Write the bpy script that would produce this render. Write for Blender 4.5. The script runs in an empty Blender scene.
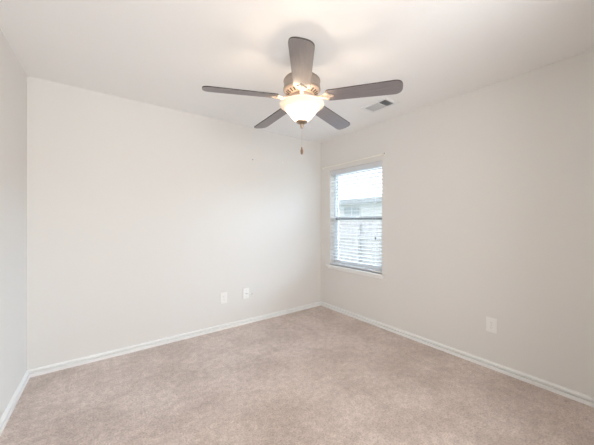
import bpy, bmesh, math, random
from mathutils import Vector, Matrix
random.seed(7)
C = bpy.context.scene
COL = C.collection
PI = math.pi
R = math.radians

# ------------------------------------------------------------------ camera
F_PX = 272.0
cam_d = bpy.data.cameras.new('camera')
cam_d.sensor_width = 36.0
cam_d.lens = F_PX / 594.0 * 36.0
cam_d.shift_y = -1.5 / 594.0
cam_d.clip_start = 0.02
cam = bpy.data.objects.new('camera', cam_d)
COL.objects.link(cam)
cam.location = (0, 0, 1.265)
cam.rotation_euler = (PI / 2, 0, -R(36.69))
C.camera = cam

# ------------------------------------------------------------------ world, sun, exposure
w = bpy.data.worlds.new('overcast_sky')
C.world = w
w.use_nodes = True
bg = w.node_tree.nodes['Background']
bg.inputs[0].default_value = (0.89, 0.93, 1.0, 1)
bg.inputs[1].default_value = 2.0

sun_d = bpy.data.lights.new('hazy_sun', 'SUN')
sun_d.energy = 19.0
sun_d.angle = R(50)
sun_d.color = (0.60, 0.81, 1.0)
sun = bpy.data.objects.new('hazy_sun', sun_d)
COL.objects.link(sun)
sun.location = (8, 1, 6)
sun.rotation_euler = Vector((-1.0, 0.20, -0.46)).to_track_quat('-Z', 'Y').to_euler()

por_d = bpy.data.lights.new('window_portal', 'AREA')
por_d.shape = 'RECTANGLE'
por_d.size, por_d.size_y = 1.4, 0.9
por_d.cycles.is_portal = True
por = bpy.data.objects.new('window_portal', por_d)
COL.objects.link(por)
por.location = (2.90, 2.428, 1.31)
por.rotation_euler = (0, PI / 2, 0)

# added soft fill lamp, unseen behind the camera, shining in through the front wall opening
fill_d = bpy.data.lights.new('hall_light', 'AREA')
fill_d.shape = 'RECTANGLE'
fill_d.size, fill_d.size_y = 1.6, 1.3
fill_d.energy = 60.0
fill_d.color = (0.96, 0.98, 1.0)
fill_obj = bpy.data.objects.new('hall_light', fill_d)
COL.objects.link(fill_obj)
fill_obj.location = (0.62, -1.15, 1.30)
fill_obj.rotation_euler = (R(107), 0, -R(4))

vs = C.view_settings
vs.view_transform = 'Standard'
vs.look = 'None'
vs.gamma = 1.0
vs.use_curve_mapping = False
vs.exposure = 0.18
BULB_W = 3.0
BOWL_E = 2.6
C.cycles.max_bounces = 14
C.cycles.diffuse_bounces = 8
C.cycles.transparent_max_bounces = 16
C.cycles.use_denoising = True
C.cycles.sample_clamp_indirect = 6.0


# ------------------------------------------------------------------ materials
def mat(name, color, rough=0.6, metal=0.0, spec=0.5, **kw):
    m = bpy.data.materials.new(name)
    m.use_nodes = True
    b = m.node_tree.nodes['Principled BSDF']
    b.inputs['Base Color'].default_value = (*color, 1)
    b.inputs['Roughness'].default_value = rough
    b.inputs['Metallic'].default_value = metal
    b.inputs['Specular IOR Level'].default_value = spec
    for k, v in kw.items():
        b.inputs[k].default_value = v
    return m


def nodes(m):
    return m.node_tree.nodes, m.node_tree.links, m.node_tree.nodes['Principled BSDF']


def coords(m, kind='Object', scale=(1, 1, 1)):
    n, l, b = nodes(m)
    t = n.new('ShaderNodeTexCoord')
    mp = n.new('ShaderNodeMapping')
    mp.inputs['Scale'].default_value = scale
    l.new(t.outputs[kind], mp.inputs['Vector'])
    return mp.outputs['Vector']


def noise(m, vec, scale, detail=4, rough=0.5):
    n, l, b = nodes(m)
    t = n.new('ShaderNodeTexNoise')
    t.inputs['Scale'].default_value = scale
    t.inputs['Detail'].default_value = detail
    t.inputs['Roughness'].default_value = rough
    l.new(vec, t.inputs['Vector'])
    return t.outputs['Fac']


def ramp(m, fac, stops):
    n, l, b = nodes(m)
    r = n.new('ShaderNodeValToRGB')
    e = r.color_ramp.elements
    while len(e) < len(stops):
        e.new(0.5)
    for el, (p, c) in zip(e, stops):
        el.position = p
        el.color = (*c, 1)
    l.new(fac, r.inputs['Fac'])
    return r.outputs['Color']


def bump(m, fac, strength, dist):
    n, l, b = nodes(m)
    bp = n.new('ShaderNodeBump')
    bp.inputs['Strength'].default_value = strength
    bp.inputs['Distance'].default_value = dist
    l.new(fac, bp.inputs['Height'])
    l.new(bp.outputs['Normal'], b.inputs['Normal'])


def painted(name, color, tex=150, strength=0.15):
    m = mat(name, color, 0.75, spec=0.25)
    v = coords(m)
    bump(m, noise(m, v, tex, 3), strength, 0.002)
    return m


M = {}
M['wall'] = painted('wall_paint', (0.738, 0.722, 0.694))
M['wall_left'] = painted('wall_paint_side', (0.738, 0.722, 0.694))
M['ceiling'] = painted('ceiling_paint', (0.86, 0.855, 0.848), 90, 0.2)
M['trim'] = mat('white_trim_paint', (0.86, 0.86, 0.85), 0.35)
M['vinyl'] = mat('white_vinyl', (0.82, 0.84, 0.85), 0.35)
M['alu'] = mat('grey_aluminium', (0.30, 0.32, 0.33), 0.5)  # backlit shade of the meeting rail put into its colour
M['alu_dark'] = mat('dark_grey_plastic', (0.10, 0.10, 0.11), 0.4)
M['plate'] = mat('white_plastic', (0.85, 0.84, 0.82), 0.35)
M['slot'] = mat('grey_slot', (0.42, 0.41, 0.40), 0.6)
M['dark'] = mat('dark_slot', (0.03, 0.03, 0.03), 0.6)
M['grey_metal'] = mat('zinc', (0.45, 0.45, 0.45), 0.35, 0.9)
M['duct'] = mat('duct_grey', (0.16, 0.18, 0.20), 0.7)
M['vent'] = mat('white_enamel', (0.80, 0.80, 0.80), 0.4)
M['louvre'] = mat('grey_louvre_enamel', (0.58, 0.59, 0.60), 0.45)  # shade on the angled louvres put into a greyer base colour
M['rod'] = mat('white_enamel_rod', (0.84, 0.815, 0.74), 0.3)

# slats of the blind: white, slightly translucent
m = mat('white_blind_slat', (0.70, 0.71, 0.73), 0.4)
n, l, b = nodes(m)
tr = n.new('ShaderNodeBsdfTranslucent')
tr.inputs['Color'].default_value = (0.85, 0.88, 0.9, 1)
mx = n.new('ShaderNodeMixShader')
mx.inputs[0].default_value = 0.08
l.new(b.outputs[0], mx.inputs[1])
l.new(tr.outputs[0], mx.inputs[2])
l.new(mx.outputs[0], n['Material Output'].inputs['Surface'])
M['slat'] = m

# window glass
m = bpy.data.materials.new('window_glass')
m.use_nodes = True
n, l = m.node_tree.nodes, m.node_tree.links
n.remove(n['Principled BSDF'])
ta = n.new('ShaderNodeBsdfTransparent')
ta.inputs[0].default_value = (0.95, 0.955, 0.96, 1)
gl = n.new('ShaderNodeBsdfGlossy')
gl.inputs['Roughness'].default_value = 0.02
mx = n.new('ShaderNodeMixShader')
mx.inputs[0].default_value = 0.04
l.new(ta.outputs[0], mx.inputs[1])
l.new(gl.outputs[0], mx.inputs[2])
l.new(mx.outputs[0], n['Material Output'].inputs['Surface'])
M['glass'] = m

# carpet
m = mat('beige_carpet', (0.5, 0.4, 0.35), 1.0, spec=0.05)
n, l, b = nodes(m)
v = coords(m)
fine = noise(m, v, 95, 5, 0.8)
mid = noise(m, v, 22, 5, 0.7)
big = noise(m, v, 2.6, 5, 0.62)
c1 = ramp(m, fine, [(0.30, (0.41, 0.318, 0.275)), (0.52, (0.76, 0.64, 0.575)), (0.72, (0.90, 0.79, 0.725))])
c2 = ramp(m, mid, [(0.34, (0.78, 0.765, 0.755)), (0.62, (1, 1, 1))])
c3 = ramp(m, big, [(0.40, (0.83, 0.81, 0.795)), (0.58, (1, 1, 1))])
mm = n.new('ShaderNodeMix'); mm.data_type = 'RGBA'; mm.blend_type = 'MULTIPLY'; mm.inputs[0].default_value = 1
l.new(c1, mm.inputs[6]); l.new(c2, mm.inputs[7])
m2 = n.new('ShaderNodeMix'); m2.data_type = 'RGBA'; m2.blend_type = 'MULTIPLY'; m2.inputs[0].default_value = 1
l.new(mm.outputs[2], m2.inputs[6]); l.new(c3, m2.inputs[7])
l.new(m2.outputs[2], b.inputs['Base Color'])
ad = n.new('ShaderNodeMath'); ad.operation = 'ADD'
l.new(fine, ad.inputs[0]); l.new(mid, ad.inputs[1])
bump(m, ad.outputs[0], 0.6, 0.012)
b.inputs['Sheen Weight'].default_value = 0.2
b.inputs['Sheen Roughness'].default_value = 0.6
M['carpet'] = m

# fan
m = mat('fan_blade_wood', (0.25, 0.2, 0.18), 0.48, spec=0.7, **{'Coat Weight': 0.6, 'Coat Roughness': 0.46})
n, l, b = nodes(m)
v = coords(m, 'Object', (2, 30, 30))
g = noise(m, v, 6, 6, 0.6)
l.new(ramp(m, g, [(0.3, (0.150, 0.128, 0.130)), (0.7, (0.205, 0.178, 0.180))]), b.inputs['Base Color'])
M['blade'] = m
M['blade_edge'] = mat('dark_blade_edge', (0.05, 0.038, 0.032), 0.5)
M['nickel'] = mat('brushed_nickel', (0.46, 0.40, 0.35), 0.34, 1.0)
M['nickel_light'] = mat('pale_nickel', (0.56, 0.46, 0.38), 0.5, 0.55)
M['bronze'] = mat('antique_bronze', (0.36, 0.27, 0.19), 0.35, 0.9)
M['wood_fob'] = mat('brown_wood_fob', (0.20, 0.11, 0.06), 0.4)
M['chain'] = mat('bead_chain', (0.62, 0.58, 0.52), 0.35, 0.9)

m = mat('frosted_glass_lit', (0.92, 0.88, 0.82), 0.35)
n, l, b = nodes(m)
b.inputs['Emission Color'].default_value = (1.0, 0.86, 0.70, 1)
b.inputs['Emission Strength'].default_value = BOWL_E
tr = n.new('ShaderNodeBsdfTranslucent')
tr.inputs['Color'].default_value = (0.95, 0.90, 0.82, 1)
mx = n.new('ShaderNodeMixShader')
mx.inputs[0].default_value = 0.22
l.new(b.outputs[0], mx.inputs[1])
l.new(tr.outputs[0], mx.inputs[2])
l.new(mx.outputs[0], n['Material Output'].inputs['Surface'])
M['bowl'] = m

m = mat('frosted_glass_rim', (0.90, 0.86, 0.80), 0.3)
n, l, b = nodes(m)
tr = n.new('ShaderNodeBsdfTranslucent')
tr.inputs['Color'].default_value = (0.95, 0.90, 0.82, 1)
mx = n.new('ShaderNodeMixShader')
mx.inputs[0].default_value = 0.3
l.new(b.outputs[0], mx.inputs[1])
l.new(tr.outputs[0], mx.inputs[2])
l.new(mx.outputs[0], n['Material Output'].inputs['Surface'])
M['rim'] = m

# outside
m = mat('fence_wood', (0.46, 0.44, 0.43), 0.85)
n, l, b = nodes(m)
v = coords(m, 'Object', (1, 6, 0.6))
l.new(ramp(m, noise(m, v, 4, 5), [(0.3, (0.50, 0.49, 0.485)), (0.7, (0.64, 0.625, 0.615))]), b.inputs['Base Color'])
M['fence'] = m
M['siding'] = mat('house_siding', (0.78, 0.79, 0.78), 0.7)
M['shingle'] = mat('grey_shingle', (0.55, 0.56, 0.57), 0.9)
M['fascia'] = mat('house_fascia', (0.42, 0.45, 0.46), 0.6)
M['house_glass'] = mat('house_window_glass', (0.45, 0.50, 0.52), 0.15)
M['lawn'] = mat('lawn', (0.22, 0.26, 0.14), 1.0)


# ------------------------------------------------------------------ geometry helpers
def box(bm, x0, x1, y0, y1, z0, z1, mtx=None):
    vs_ = [bm.verts.new(p) for p in ((x0, y0, z0), (x1, y0, z0), (x1, y1, z0), (x0, y1, z0),
                                     (x0, y0, z1), (x1, y0, z1), (x1, y1, z1), (x0, y1, z1))]
    for f in ((0, 3, 2, 1), (4, 5, 6, 7), (0, 1, 5, 4), (1, 2, 6, 5), (2, 3, 7, 6), (3, 0, 4, 7)):
        bm.faces.new([vs_[i] for i in f])
    if mtx is not None:
        for q in vs_:
            q.co = mtx @ q.co
    return vs_


def bevel(bm, w_, seg=2):
    bmesh.ops.bevel(bm, geom=list(bm.edges), offset=w_, segments=seg, profile=0.6, affect='EDGES')


def lathe(bm, prof, seg=48, closed=False):
    rings = []
    for r, z in prof:
        if r < 1e-6:
            rings.append([bm.verts.new((0, 0, z))])
        else:
            rings.append([bm.verts.new((r * math.cos(2 * PI * i / seg), r * math.sin(2 * PI * i / seg), z)) for i in range(seg)])
    pairs = list(zip(rings, rings[1:]))
    if closed:
        pairs.append((rings[-1], rings[0]))
    for a, b_ in pairs:
        for i in range(seg):
            j = (i + 1) % seg
            if len(a) == 1:
                bm.faces.new((a[0], b_[i], b_[j]))
            elif len(b_) == 1:
                bm.faces.new((a[i], a[j], b_[0]))
            else:
                bm.faces.new((a[i], a[j], b_[j], b_[i]))


def tube(bm, pts, r, seg=10, cap=True, rz=None):
    """round (or flattened) tube along a polyline"""
    pts = [Vector(p) for p in pts]
    rings = []
    up = Vector((0, 0, 1))
    for i, p in enumerate(pts):
        a = pts[max(i - 1, 0)]
        b_ = pts[min(i + 1, len(pts) - 1)]
        d = (b_ - a).normalized()
        s = d.cross(up)
        if s.length < 1e-3:
            s = Vector((1, 0, 0))
        s.normalize()
        t = s.cross(d)
        ri = r[i] if isinstance(r, (list, tuple)) else r
        rt = ri if rz is None else rz
        rings.append([bm.verts.new(p + s * ri * math.cos(2 * PI * k / seg) + t * rt * math.sin(2 * PI * k / seg)) for k in range(seg)])
    for a, b_ in zip(rings, rings[1:]):
        for i in range(seg):
            j = (i + 1) % seg
            bm.faces.new((a[i], a[j], b_[j], b_[i]))
    if cap:
        bm.faces.new(rings[0][::-1])
        bm.faces.new(rings[-1])


def prism(bm, outline, z0, z1, mtx=None):
    lo = [bm.verts.new((x, y, z0)) for x, y in outline]
    hi = [bm.verts.new((x, y, z1)) for x, y in outline]
    n_ = len(outline)
    bm.faces.new(lo[::-1])
    bm.faces.new(hi)
    for i in range(n_):
        j = (i + 1) % n_
        bm.faces.new((lo[i], lo[j], hi[j], hi[i]))
    if mtx is not None:
        for q in lo + hi:
            q.co = mtx @ q.co


def extrude_profile(bm, prof, p0, p1, outdir):
    """profile (depth, height) swept straight from p0 to p1; depth along outdir"""
    p0, p1, o = Vector(p0), Vector(p1), Vector(outdir)
    a = [bm.verts.new(p0 + o * d + Vector((0, 0, h))) for d, h in prof]
    b_ = [bm.verts.new(p1 + o * d + Vector((0, 0, h))) for d, h in prof]
    k = len(prof)
    bm.faces.new(a[::-1])
    bm.faces.new(b_)
    for i in range(k):
        j = (i + 1) % k
        bm.faces.new((a[i], a[j], b_[j], b_[i]))


def obj(name, bm, material, parent=None, smooth=False, loc=None):
    bmesh.ops.recalc_face_normals(bm, faces=bm.faces)
    me = bpy.data.meshes.new(name)
    bm.to_mesh(me)
    bm.free()
    me.materials.append(material)
    if smooth:
        me.polygons.foreach_set('use_smooth', [True] * len(me.polygons))
        try:
            me.set_sharp_from_angle(angle=R(40))
        except Exception:
            pass
    o = bpy.data.objects.new(name, me)
    COL.objects.link(o)
    if loc:
        o.location = loc
    if parent:
        o.parent = parent
    return o


def empty(name, loc, rz=0.0):
    o = bpy.data.objects.new(name, None)
    o.empty_display_size = 0.05
    COL.objects.link(o)
    o.location = loc
    o.rotation_euler = (0, 0, rz)
    return o


def tag(o, label, cat, group=None):
    o['label'] = label
    o['category'] = cat
    if group:
        o['group'] = group
    return o


def struct(o, label=None, cat=None):
    o['kind'] = 'structure'
    if label:
        o['label'] = label
    if cat:
        o['category'] = cat
    return o


B = bmesh.new

# ------------------------------------------------------------------ room shell
XR, YB, YF, H = 2.737, 3.07, -0.15, 2.44
XL = -0.438
WY0, WY1, WZ0, WZ1 = 1.984, 2.871, 0.635, 1.985     # window opening
TH = 0.14
LT = math.tan(R(2.0))                                # the left wall runs very slightly out of square


def xl(y):
    return XL - (YB - y) * LT


bm = B(); box(bm, -0.75, XR + TH, YF - 1.6, YB + TH, -0.12, 0)
struct(obj('floor', bm, M['carpet']), 'beige pink cut pile carpet covering the whole floor', 'floor')
bm = B(); box(bm, -0.75, XR + TH, YF - 1.6, YB + TH, H, H + 0.12)
struct(obj('ceiling', bm, M['ceiling']), 'flat white ceiling over the empty room', 'ceiling')
bm = B(); box(bm, XL - 0.25, XR, YB, YB + TH, 0, H)
struct(obj('wall_back', bm, M['wall']), 'pale grey wall facing the camera on the left of the corner', 'wall')
bm = B()
prism(bm, [(xl(YF - 1.6), YF - 1.6), (xl(YB), YB), (xl(YB) - 0.25, YB), (xl(YF - 1.6) - 0.12, YF - 1.6)], 0, H)
struct(obj('wall_left', bm, M['wall_left']), 'pale wall cut by the left edge of the photo', 'wall')
bm = B()
box(bm, XR, XR + TH, YF - 1.6, WY0, 0, H)
box(bm, XR, XR + TH, WY1, YB + TH, 0, H)
box(bm, XR, XR + TH, WY0, WY1, 0, WZ0)
box(bm, XR, XR + TH, WY0, WY1, WZ1, H)
struct(obj('wall_right', bm, M['wall']), 'pale wall with the window on the right', 'wall')
bm = B()
box(bm, xl(YF), -0.35, YF - 0.12, YF, 0, H)
box(bm, 1.50, XR, YF - 0.12, YF, 0, H)
box(bm, -0.35, 1.50, YF - 0.12, YF, H - 0.06, H)  # opening made wide and tall to let the added fill lamp in
struct(obj('wall_front', bm, M['wall']), 'wall with the doorway behind the camera', 'wall')
bm = B(); box(bm, -0.75, XR + TH, YF - 1.72, YF - 1.6, 0, H)
struct(obj('wall_hall', bm, M['wall']), 'far wall of the hallway behind the camera', 'wall')

BP = [(0, 0), (0.021, 0), (0.021, 0.025), (0.020, 0.027), (0.001, 0.028), (0.001, 0.039), (0.018, 0.040),
      (0.019, 0.049), (0.013, 0.055), (0.005, 0.058), (0, 0.058)]
bm = B(); extrude_profile(bm, BP, (XL, YB, 0), (XR, YB, 0), (0, -1, 0))
struct(obj('baseboard_back', bm, M['trim']), 'white moulded baseboard along the back wall', 'baseboard')
bm = B(); extrude_profile(bm, BP, (XR, YF, 0), (XR, YB, 0), (-1, 0, 0))
struct(obj('baseboard_right', bm, M['trim']), 'white moulded baseboard along the window wall', 'baseboard')
bm = B(); extrude_profile(bm, BP, (xl(YF), YF, 0), (xl(YB), YB, 0), (1, 0, 0))
struct(obj('baseboard_left', bm, M['trim']), 'white moulded baseboard along the left wall', 'baseboard')

# ------------------------------------------------------------------ window
win = empty('window_1', (XR, (WY0 + WY1) / 2, WZ0))
struct(win, 'white single hung window with a blind in the right wall', 'window')
hw, wh = (WY1 - WY0) / 2, WZ1 - WZ0
ZM = 1.300 - WZ0                                     # height of the meeting rail above the sill
FX0, FX1 = 0.085, 0.135


def ring(bm, x0, x1, y0, y1, z0, z1, t, tb=None):
    tb = tb or t
    box(bm, x0, x1, y0, y0 + t, z0, z1)
    box(bm, x0, x1, y1 - t, y1, z0, z1)
    box(bm, x0, x1, y0 + t, y1 - t, z0, z0 + tb)
    box(bm, x0, x1, y0 + t, y1 - t, z1 - t, z1)


bm = B(); ring(bm, FX0, FX1, -hw, hw, 0.0, wh, 0.030)
obj('window_frame', bm, M['vinyl'], win)
bm = B(); ring(bm, FX0 + 0.025, FX0 + 0.045, -hw + 0.03, hw - 0.03, ZM - 0.015, wh - 0.03, 0.022)
sash = obj('upper_sash', bm, M['vinyl'], win)
bm = B(); box(bm, FX0 + 0.033, FX0 + 0.037, -hw + 0.05, hw - 0.05, ZM + 0.005, wh - 0.05)
obj('pane', bm, M['glass'], sash)
bm = B(); ring(bm, FX0 + 0.002, FX0 + 0.024, -hw + 0.03, hw - 0.03, 0.03, ZM + 0.022, 0.042)
sash = obj('lower_sash', bm, M['vinyl'], win)
bm = B(); box(bm, FX0 + 0.011, FX0 + 0.015, -hw + 0.058, hw - 0.058, 0.058, ZM - 0.015)
obj('pane', bm, M['glass'], sash)
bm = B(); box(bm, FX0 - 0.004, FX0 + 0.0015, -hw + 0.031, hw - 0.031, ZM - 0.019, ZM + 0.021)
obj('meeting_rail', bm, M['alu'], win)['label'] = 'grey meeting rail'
bm = B(); box(bm, FX0 - 0.010, FX0 + 0.004, -0.03, 0.03, ZM + 0.016, ZM + 0.024)
obj('sash_lock', bm, M['vinyl'], win)
# stool and apron
bm = B()
prism(bm, [(0.085, -hw + 0.001), (0.085, hw - 0.001), (0.0, hw - 0.001), (0.0, hw + 0.05), (-0.038, hw + 0.05),
           (-0.038, -hw - 0.035), (0.0, -hw - 0.035), (0.0, -hw + 0.001)], -0.020, 0.0)
bevel(bm, 0.004, 2)
obj('window_sill', bm, M['trim'], win)
bm = B()
extrude_profile(bm, [(0, -0.020), (0.020, -0.020), (0.020, -0.032), (0.014, -0.036), (0.014, -0.052), (0.008, -0.058), (0, -0.058)],
                (0, -hw - 0.02, 0), (0, hw + 0.035, 0), (-1, 0, 0))
obj('window_apron', bm, M['trim'], win)

# ------------------------------------------------------------------ blind
bl = empty('window_blind', (XR + 0.038, (WY0 + WY1) / 2, WZ0))
tag(bl, 'white horizontal slat blind hanging in the window above the sill', 'blind')
bw = hw - 0.006
bm = B(); box(bm, -0.026, 0.026, -bw, bw, wh - 0.045, wh - 0.001); bevel(bm, 0.003, 2)
obj('headrail', bm, M['slat'], bl)
bm = B(); box(bm, -0.032, -0.027, -bw, bw, wh - 0.062, wh - 0.002); bevel(bm, 0.002, 2)
obj('valance', bm, M['slat'], bl)
bm = B()
PITCH = 0.0455
ZB = 0.034
k = 0
zs = []
z = wh - 0.085
TILT = R(2)
while z > ZB + 0.02:
    zs.append(z)
    prof = []
    for i in range(7):
        a = -1 + 2 * i / 6
        prof.append((0.025 * a, 0.0022 * (1 - a * a)))
    up_ = [(d * math.cos(TILT) - h * math.sin(TILT), z + d * math.sin(TILT) + h * math.cos(TILT) + 0.0024) for d, h in prof]
    dn_ = [(d * math.cos(TILT) - h * math.sin(TILT), z + d * math.sin(TILT) + h * math.cos(TILT) - 0.0024) for d, h in prof[::-1]]
    extrude_profile(bm, up_ + dn_, (0, -bw + 0.002, 0), (0, bw - 0.002, 0), (1, 0, 0))
    z -= PITCH
obj('slat_stack', bm, M['slat'], bl)
bm = B(); box(bm, -0.026, 0.026, -bw, bw, 0.004, 0.026); bevel(bm, 0.004, 2)
obj('bottom_rail', bm, M['slat'], bl)
for yy in (-0.30, 0.0, 0.30):
    bm = B()
    for dx in (-0.0275, 0.0275):
        tube(bm, [(dx, yy, 0.02), (dx, yy, wh - 0.04)], 0.0011, 6)
    for z in zs:
        tube(bm, [(-0.0275, yy, z - 0.004), (0.0275, yy, z - 0.001)], 0.0008, 5)
    obj('ladder_cord', bm, M['slat'], bl)
bm = B(); tube(bm, [(-0.034, -0.345, wh - 0.05), (-0.036, -0.348, 1.072 - WZ0)], 0.0012, 6)
cord = obj('pull_cord', bm, M['slat'], bl)
bm = B()
lathe(bm, [(0, 0.036), (0.003, 0.034), (0.006, 0.018), (0.0085, 0.004), (0.0075, 0), (0, 0)], 14)
obj('cord_tassel', bm, M['alu_dark'], cord, True, (-0.036, -0.348, 1.040 - WZ0))

# ------------------------------------------------------------------ curtain rod
RZ = 2.043
ry0, ry1 = 1.950, 3.010
cr = empty('curtain_rod', (XR, (ry0 + ry1) / 2, RZ))
tag(cr, 'slim white curtain rod mounted on the wall above the blind', 'curtain rod')
c0 = (ry0 + ry1) / 2
pts = []
L0, L1 = ry0 - c0, ry1 - c0
off, rad = 0.038, 0.02
pts.append((-0.001, L0, 0))
for i in range(7):
    a = PI / 2 * i / 6
    pts.append((-off + rad - rad * math.sin(a), L0 + rad - rad * math.cos(a), 0))
pts.append((-off, 0, -0.002))
for i in range(7):
    a = PI / 2 * (1 - i / 6)
    pts.append((-off + rad - rad * math.sin(a), L1 - rad + rad * math.cos(a), 0))
pts.append((-0.001, L1, 0))
bm = B(); tube(bm, pts, 0.004, 12, True, 0.0085)
obj('rod', bm, M['rod'], cr, True)
for yy in (L0, L1):
    bm = B(); box(bm, -0.004, -0.0002, yy - 0.011, yy + 0.011, -0.014, 0.028); bevel(bm, 0.0012, 2)
    br = obj('bracket', bm, M['rod'], cr)
    bm = B(); lathe(bm, [(0, 0.004), (0.004, 0.0035), (0.0065, 0.001), (0.0065, 0), (0, 0)], 12)
    s = obj('screw', bm, M['alu_dark'], br, True, (-0.004, yy, 0.0185))
    s.rotation_euler = (0, -PI / 2, 0)

# ------------------------------------------------------------------ wall plates


def wall_plate(name, loc, rz, kind):
    """built facing -Y in local space"""
    t = empty(name, loc, rz)
    bm = B(); box(bm, -0.040, 0.040, -0.006, 0.0, -0.063, 0.063); bevel(bm, 0.003, 2)
    obj('cover_plate', bm, M['plate'], t)
    if kind == 'duplex':
        for zc in (-0.0205, 0.0205):
            bm = B()
            o_ = []
            for i in range(24):
                a = 2 * PI * i / 24
                o_.append((0.017 * math.cos(a), max(-0.0135, min(0.0135, 0.0175 * math.sin(a)))))
            prism(bm, o_, 0.0, 0.0085, Matrix.Translation((0, 0, zc)) @ Matrix.Rotation(PI / 2, 4, 'X'))
            bmesh.ops.remove_doubles(bm, verts=bm.verts, dist=1e-5)
            rc = obj('receptacle', bm, M['plate'], t)
            bm = B()
            box(bm, -0.0075, -0.0055, -0.0088, -0.0080, zc - 0.001, zc + 0.008)
            box(bm, 0.0055, 0.0075, -0.0088, -0.0080, zc - 0.001, zc + 0.008)
            tube(bm, [(0, -0.0080, zc - 0.007), (0, -0.0088, zc - 0.007)], 0.0024, 10)
            obj('slot', bm, M['slot'], rc)
        bm = B(); tube(bm, [(0, -0.005, 0), (0, -0.0078, 0)], 0.003, 12)
        obj('screw', bm, M['grey_metal'], t)
    else:
        bm = B(); tube(bm, [(0, -0.005, 0), (0, -0.009, 0)], 0.0075, 6)
        nut = obj('connector', bm, M['grey_metal'], t)
        bm = B()
        tube(bm, [(0, -0.008, 0), (0, -0.022, 0.001), (0.012, -0.032, 0.003), (0.040, -0.034, 0.0), (0.064, -0.030, -0.008)],
             [0.0050, 0.0045, 0.0036, 0.0034, 0.0034], 10)
        o_ = obj('cable_stub', bm, M['plate'], nut, True)
        bm = B(); tube(bm, [(0.058, -0.031, -0.006), (0.076, -0.027, -0.011)], 0.0048, 10)
        obj('cable_end', bm, M['grey_metal'], nut, True)
        for zc in (-0.042, 0.042):
            bm = B(); tube(bm, [(0, -0.005, zc), (0, -0.0075, zc)], 0.003, 12)
            obj('screw', bm, M['grey_metal'], t)
    return t


p = wall_plate('wall_outlet', (1.216, YB, 0.363), 0, 'duplex')
tag(p, 'white duplex outlet on the back wall, left of the plate with a cable', 'outlet')
p = wall_plate('cable_plate', (1.500, YB, 0.372), 0, 'cable')
tag(p, 'white wall plate on the back wall with a short cable sticking out', 'wall plate')
p = wall_plate('wall_outlet', (XR, 0.875, 0.372), -PI / 2, 'duplex')
tag(p, 'white duplex outlet on the right wall, apart from the window', 'outlet')


def nail(loc, material, label):
    t = empty('wall_nail', loc)
    bm = B(); tube(bm, [(0, 0.0, 0), (0, -0.012, 0.002)], 0.0022, 8)
    obj('shank', bm, M['grey_metal'], t)
    bm = B(); tube(bm, [(0, -0.011, 0.002), (0, -0.0145, 0.0025)], 0.0085, 12)
    obj('nail_head', bm, material, t)
    tag(t, label, 'nail')


nail((1.5866, YB, 2.030), M['grey_metal'], 'small grey nail high on the back wall')
nail((2.029, YB, 2.050), M['plate'], 'small white nail high on the back wall, near the corner')

# ------------------------------------------------------------------ ceiling vent
vt = empty('ceiling_vent', (2.315, 1.715, H))
tag(vt, 'white rectangular air vent on the ceiling behind the fan blade', 'vent')
fx, fy = 0.105, 0.155
ox, oy = 0.068, 0.122
bm = B()
for (a0, a1, b0, b1) in ((-fx, fx, -fy, -oy), (-fx, fx, oy, fy), (-fx, -ox, -oy, oy), (ox, fx, -oy, oy)):
    box(bm, a0, a1, b0, b1, -0.008, 0.0)
obj('vent_frame', bm, M['vent'], vt)
bm = B(); box(bm, -ox, ox, -oy, oy, -0.0012, 0.0)
obj('duct_opening', bm, M['duct'], vt)
YS = -0.042
bm = B(); box(bm, -ox, ox, YS - 0.003, YS + 0.003, -0.012, -0.001)
obj('divider_bar', bm, M['vent'], vt)


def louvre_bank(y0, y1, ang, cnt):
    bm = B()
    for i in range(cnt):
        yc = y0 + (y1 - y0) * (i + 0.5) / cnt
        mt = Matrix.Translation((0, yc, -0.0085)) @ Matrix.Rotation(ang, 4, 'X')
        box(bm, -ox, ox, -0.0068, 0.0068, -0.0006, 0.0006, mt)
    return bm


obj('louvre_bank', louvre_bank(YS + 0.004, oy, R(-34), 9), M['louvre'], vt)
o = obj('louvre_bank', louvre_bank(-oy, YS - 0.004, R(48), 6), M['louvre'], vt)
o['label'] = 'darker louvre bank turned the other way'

# ------------------------------------------------------------------ ceiling fan
FC = Vector((1.138, 1.472, 0))
fan = empty('ceiling_fan', (FC.x, FC.y, H), R(-127.9))
tag(fan, 'five blade ceiling fan with a lit glass bowl and pull chain', 'ceiling fan')
ZL = -H                                              # local z = world z - H


def Z(wz):
    return wz - H


bm = B(); lathe(bm, [(0, Z(2.44)), (0.068, Z(2.44)), (0.068, Z(2.425)), (0.060, Z(2.395)), (0.040, Z(2.375)), (0.022, Z(2.368)), (0, Z(2.368))], 40)
obj('canopy', bm, M['nickel'], fan, True)
bm = B(); lathe(bm, [(0, Z(2.375)), (0.012, Z(2.375)), (0.012, Z(2.245)), (0.030, Z(2.243)), (0.034, Z(2.228)), (0, Z(2.228))], 24)
obj('downrod', bm, M['nickel'], fan, True)
bm = B(); lathe(bm, [(0, Z(2.236)), (0.095, Z(2.236)), (0.116, Z(2.232)), (0.125, Z(2.222)), (0.126, Z(2.215)), (0.123, Z(2.212)), (0.123, Z(2.168)),
                     (0.127, Z(2.164)), (0.127, Z(2.156)), (0.120, Z(2.150)), (0, Z(2.150))], 64)
mot = obj('motor_housing', bm, M['nickel'], fan, True)
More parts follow.
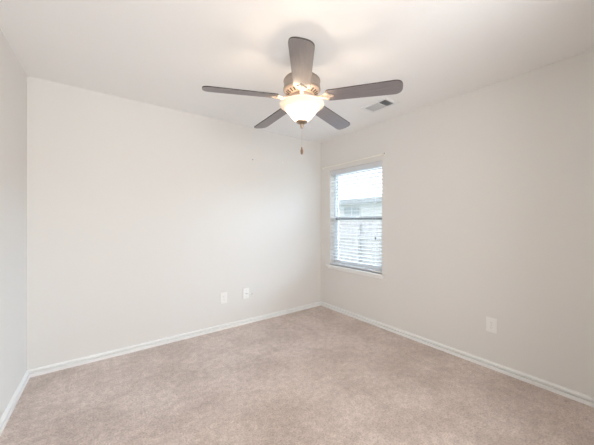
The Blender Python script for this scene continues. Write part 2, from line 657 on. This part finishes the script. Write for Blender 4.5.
# fluted / slotted underside of the housing
bm = B(); lathe(bm, [(0.122, Z(2.152)), (0.116, Z(2.143)), (0.078, Z(2.122)), (0.070, Z(2.120)), (0.0, Z(2.120))], 64)
obj('housing_skirt', bm, M['nickel_light'], mot, True)
for k in range(24):
    a = 2 * PI * k / 24
    bm = B()
    mt = Matrix.Rotation(a, 4, 'Z') @ Matrix.Translation((0.097, 0, Z(2.1318))) @ Matrix.Rotation(-R(29), 4, 'Y')
    box(bm, -0.013, 0.013, -0.0048, 0.0048, -0.0016, 0.003, mt)
    o = obj('vent_slot', bm, M['blade_edge'], mot)
bm = B(); lathe(bm, [(0, Z(2.121)), (0.072, Z(2.121)), (0.076, Z(2.112)), (0.076, Z(2.098)), (0.066, Z(2.092)), (0, Z(2.092))], 48)
obj('flywheel', bm, M['nickel_light'], fan, True)
# light kit
bm = B(); lathe(bm, [(0, Z(2.093)), (0.050, Z(2.093)), (0.058, Z(2.085)), (0.062, Z(2.070)), (0.050, Z(2.058)), (0.030, Z(2.052)), (0.016, Z(2.046)), (0.010, Z(2.040)),
                     (0.006, Z(1.950)), (0, Z(1.950))], 40)
obj('light_fitter', bm, M['nickel_light'], fan, True)
outer = [(0.034, 1.943), (0.042, 1.946), (0.056, 1.959), (0.072, 1.977), (0.087, 1.995), (0.100, 2.011), (0.112, 2.025), (0.126, 2.038), (0.142, 2.047), (0.151, 2.053), (0.152, 2.059)]
cut = 7
lo_p = outer[:cut]
hi_p = outer[cut - 1:]


def shell(p):
    q = [(r - 0.0035, z + 0.003) for r, z in p][::-1]
    return [(r, Z(z)) for r, z in p + q]


bm = B(); lathe(bm, shell(lo_p), 72, True)
bowl = obj('glass_bowl', bm, M['bowl'], fan, True)
bm = B(); lathe(bm, shell(hi_p), 72, True)
rim = obj('flared_rim', bm, M['rim'], bowl, True)
bowl['label'] = 'frosted white glass bowl, lit'
bm = B(); lathe(bm, [(0, Z(1.950)), (0.036, Z(1.950)), (0.040, Z(1.944)), (0.037, Z(1.937)), (0.022, Z(1.930)), (0.011, Z(1.926)), (0.009, Z(1.908)), (0.006, Z(1.898)), (0, Z(1.897))], 32)
fin = obj('finial', bm, M['bronze'], fan, True)
bm = B()
zt, zb_ = 1.898, 1.768
tube(bm, [(0, 0, Z(zt)), (0, 0, Z(zb_))], 0.0008, 6)
k = 0
z = zt
while z > zb_:
    bmesh.ops.create_icosphere(bm, subdivisions=1, radius=0.0017, matrix=Matrix.Translation((0, 0, Z(z))))
    z -= 0.0052
obj('pull_chain', bm, M['chain'], fin, True)
bm = B(); lathe(bm, [(0, Z(1.772)), (0.0035, Z(1.771)), (0.0045, Z(1.762)), (0.0085, Z(1.748)), (0.0095, Z(1.736)), (0.007, Z(1.724)), (0.004, Z(1.720)), (0, Z(1.720))], 20)
obj('chain_fob', bm, M['wood_fob'], fin, True)

bm = B(); lathe(bm, [(0, Z(2.070)), (0.080, Z(2.068)), (0.086, Z(2.062)), (0.084, Z(2.060)), (0, Z(2.064))], 40)
obj('light_pan', bm, M['nickel'], fan, True)  # added pan, hidden by the bowl, keeps bulb light off the motor skirt

# three bulbs inside the bowl: each the lamp's own light
for k in range(3):
    a = 2 * PI * k / 3 + R(60)
    ld = bpy.data.lights.new('bulb_light', 'POINT')
    ld.energy = BULB_W
    ld.shadow_soft_size = 0.022
    ld.color = (1.0, 0.80, 0.60)
    lo = bpy.data.objects.new('bulb_light', ld)
    COL.objects.link(lo)
    lo.parent = fan
    lo.location = (0.068 * math.cos(a), 0.068 * math.sin(a), Z(1.995))

# blades
BZ = 2.103
DROOP = R(1.9)
PITCH_B = R(12)


def blade_outline():
    r0, r1 = 0.170, 0.646
    w0, w1 = 0.053, 0.063
    o_ = []
    # rounded root
    o_ += [(r0 + 0.006, -w0 + 0.006), (r0 + 0.016, -w0)]
    o_ += [(r1 - 0.055, -w1)]
    for i in range(1, 16):
        a = -PI / 2 + PI * i / 16 + 1e-9
        o_.append((r1 - 0.055 + 0.055 * math.cos(a) ** 0.7, w1 * (abs(math.sin(a)) ** 0.8) * (1 if a > 0 else -1)))
    o_ += [(r1 - 0.055, w1), (r0 + 0.016, w0), (r0 + 0.006, w0 - 0.006), (r0, w0 - 0.016), (r0, -w0 + 0.016)]
    return o_


def iron_outline():
    # ornamental three-lobed plate under the blade root
    half = [(0.150, 0.013), (0.172, 0.015), (0.188, 0.022), (0.198, 0.036), (0.212, 0.044), (0.228, 0.042), (0.236, 0.034),
            (0.236, 0.025), (0.230, 0.019), (0.244, 0.017), (0.262, 0.013), (0.272, 0.006)]
    half = [(0.125 + (x - 0.15) * 0.78, y * 0.86) for x, y in half]
    return half + [(x, -y) for x, y in half[::-1]]


for k in range(5):
    rt = Matrix.Rotation(2 * PI * k / 5, 4, 'Z') @ Matrix.Translation((0, 0, Z(BZ))) @ Matrix.Rotation(DROOP, 4, 'Y') @ Matrix.Rotation(-PITCH_B, 4, 'X')
    bm = B(); prism(bm, blade_outline(), -0.0035, 0.0035)
    bl_o = obj('fan_blade', bm, M['blade'], fan)
    bl_o.data.materials.append(M['blade_edge'])
    for pl in bl_o.data.polygons:
        if abs(pl.normal.z) < 0.5:
            pl.material_index = 1
    bl_o.matrix_local = rt
    bm = B()
    prism(bm, iron_outline(), -0.0085, -0.0037)
    bevel(bm, 0.001, 1)
    for (x, y) in ((0.177, 0.027), (0.177, -0.027), (0.206, 0.0)):
        tube(bm, [(x, y, -0.0080), (x, y, -0.0125)], [0.0065, 0.004], 10)
    # raised leaf rib and cast arm back to the flywheel
    tube(bm, [(0.066, 0, 0.002), (0.090, 0, 0.000), (0.120, 0, -0.006), (0.140, 0, -0.010), (0.155, 0, -0.0105), (0.185, 0, -0.0095), (0.212, 0, -0.0085)],
         [0.013, 0.013, 0.012, 0.012, 0.010, 0.006, 0.003], 10)
    ir = obj('blade_iron', bm, M['nickel_light'], fan, True)
    ir.matrix_local = rt

# ------------------------------------------------------------------ outside
GZ = -0.35
bm = B(); box(bm, XR + TH + 0.02, 30, -14, 30, GZ - 0.2, GZ)
struct(obj('ground', bm, M['lawn']), 'lawn outside the window', 'ground')

fe = empty('garden_fence', (5.2, 5.0, GZ))
tag(fe, 'pale wooden board fence outside the window', 'fence')
bm = B()
y = -4.0
while y < 7.0:
    box(bm, -0.01, 0.01, y, y + 0.135, 0.03, 1.60 + random.uniform(-0.006, 0.006))
    y += 0.145
obj('board_panel', bm, M['fence'], fe)
for zc in (0.35, 1.25):
    bm = B(); box(bm, -0.05, -0.011, -4.0, 7.0, zc - 0.045, zc + 0.045)
    obj('rail', bm, M['fence'], fe)
for yy in (-3.0, -0.6, 1.8, 4.2, 6.6):
    bm = B(); box(bm, -0.14, -0.051, yy - 0.045, yy + 0.045, 0.0, 1.56)
    obj('post', bm, M['fence'], fe)

ho = empty('neighbour_house', (9.0, 7.0, GZ - 0.22))
tag(ho, 'pale house with a low eave beyond the fence, seen through the blind', 'house')
bm = B()
box(bm, 0, 6, -9, 6.5, 0, 2.60)
for i in range(13):
    box(bm, -0.012, 0.0, -9, 6.5, 0.2 * i, 0.2 * i + 0.185)
obj('siding_wall', bm, M['siding'], ho)
bm = B()
extrude_profile(bm, [(-0.45, 2.62), (3.0, 3.25), (6.45, 2.62), (6.45, 2.72), (3.0, 3.36), (-0.45, 2.72)], (0, -9.3, 0), (0, 6.8, 0), (1, 0, 0))
obj('roof', bm, M['shingle'], ho)
bm = B(); box(bm, -0.48, -0.45, -9.3, 6.8, 2.56, 2.74)
obj('fascia', bm, M['fascia'], ho)
for yy in (-4.6, 1.06, 4.6):
    bm = B(); ring(bm, -0.04, -0.0125, yy - 0.50, yy + 0.50, 2.02, 2.52, 0.06)
    box(bm, -0.035, -0.013, yy - 0.02, yy + 0.02, 2.08, 2.46)
    f = obj('window', bm, M['siding'], ho)
    bm = B(); box(bm, -0.02, -0.013, yy - 0.44, yy + 0.44, 2.08, 2.46)
    obj('pane', bm, M['house_glass'], f)
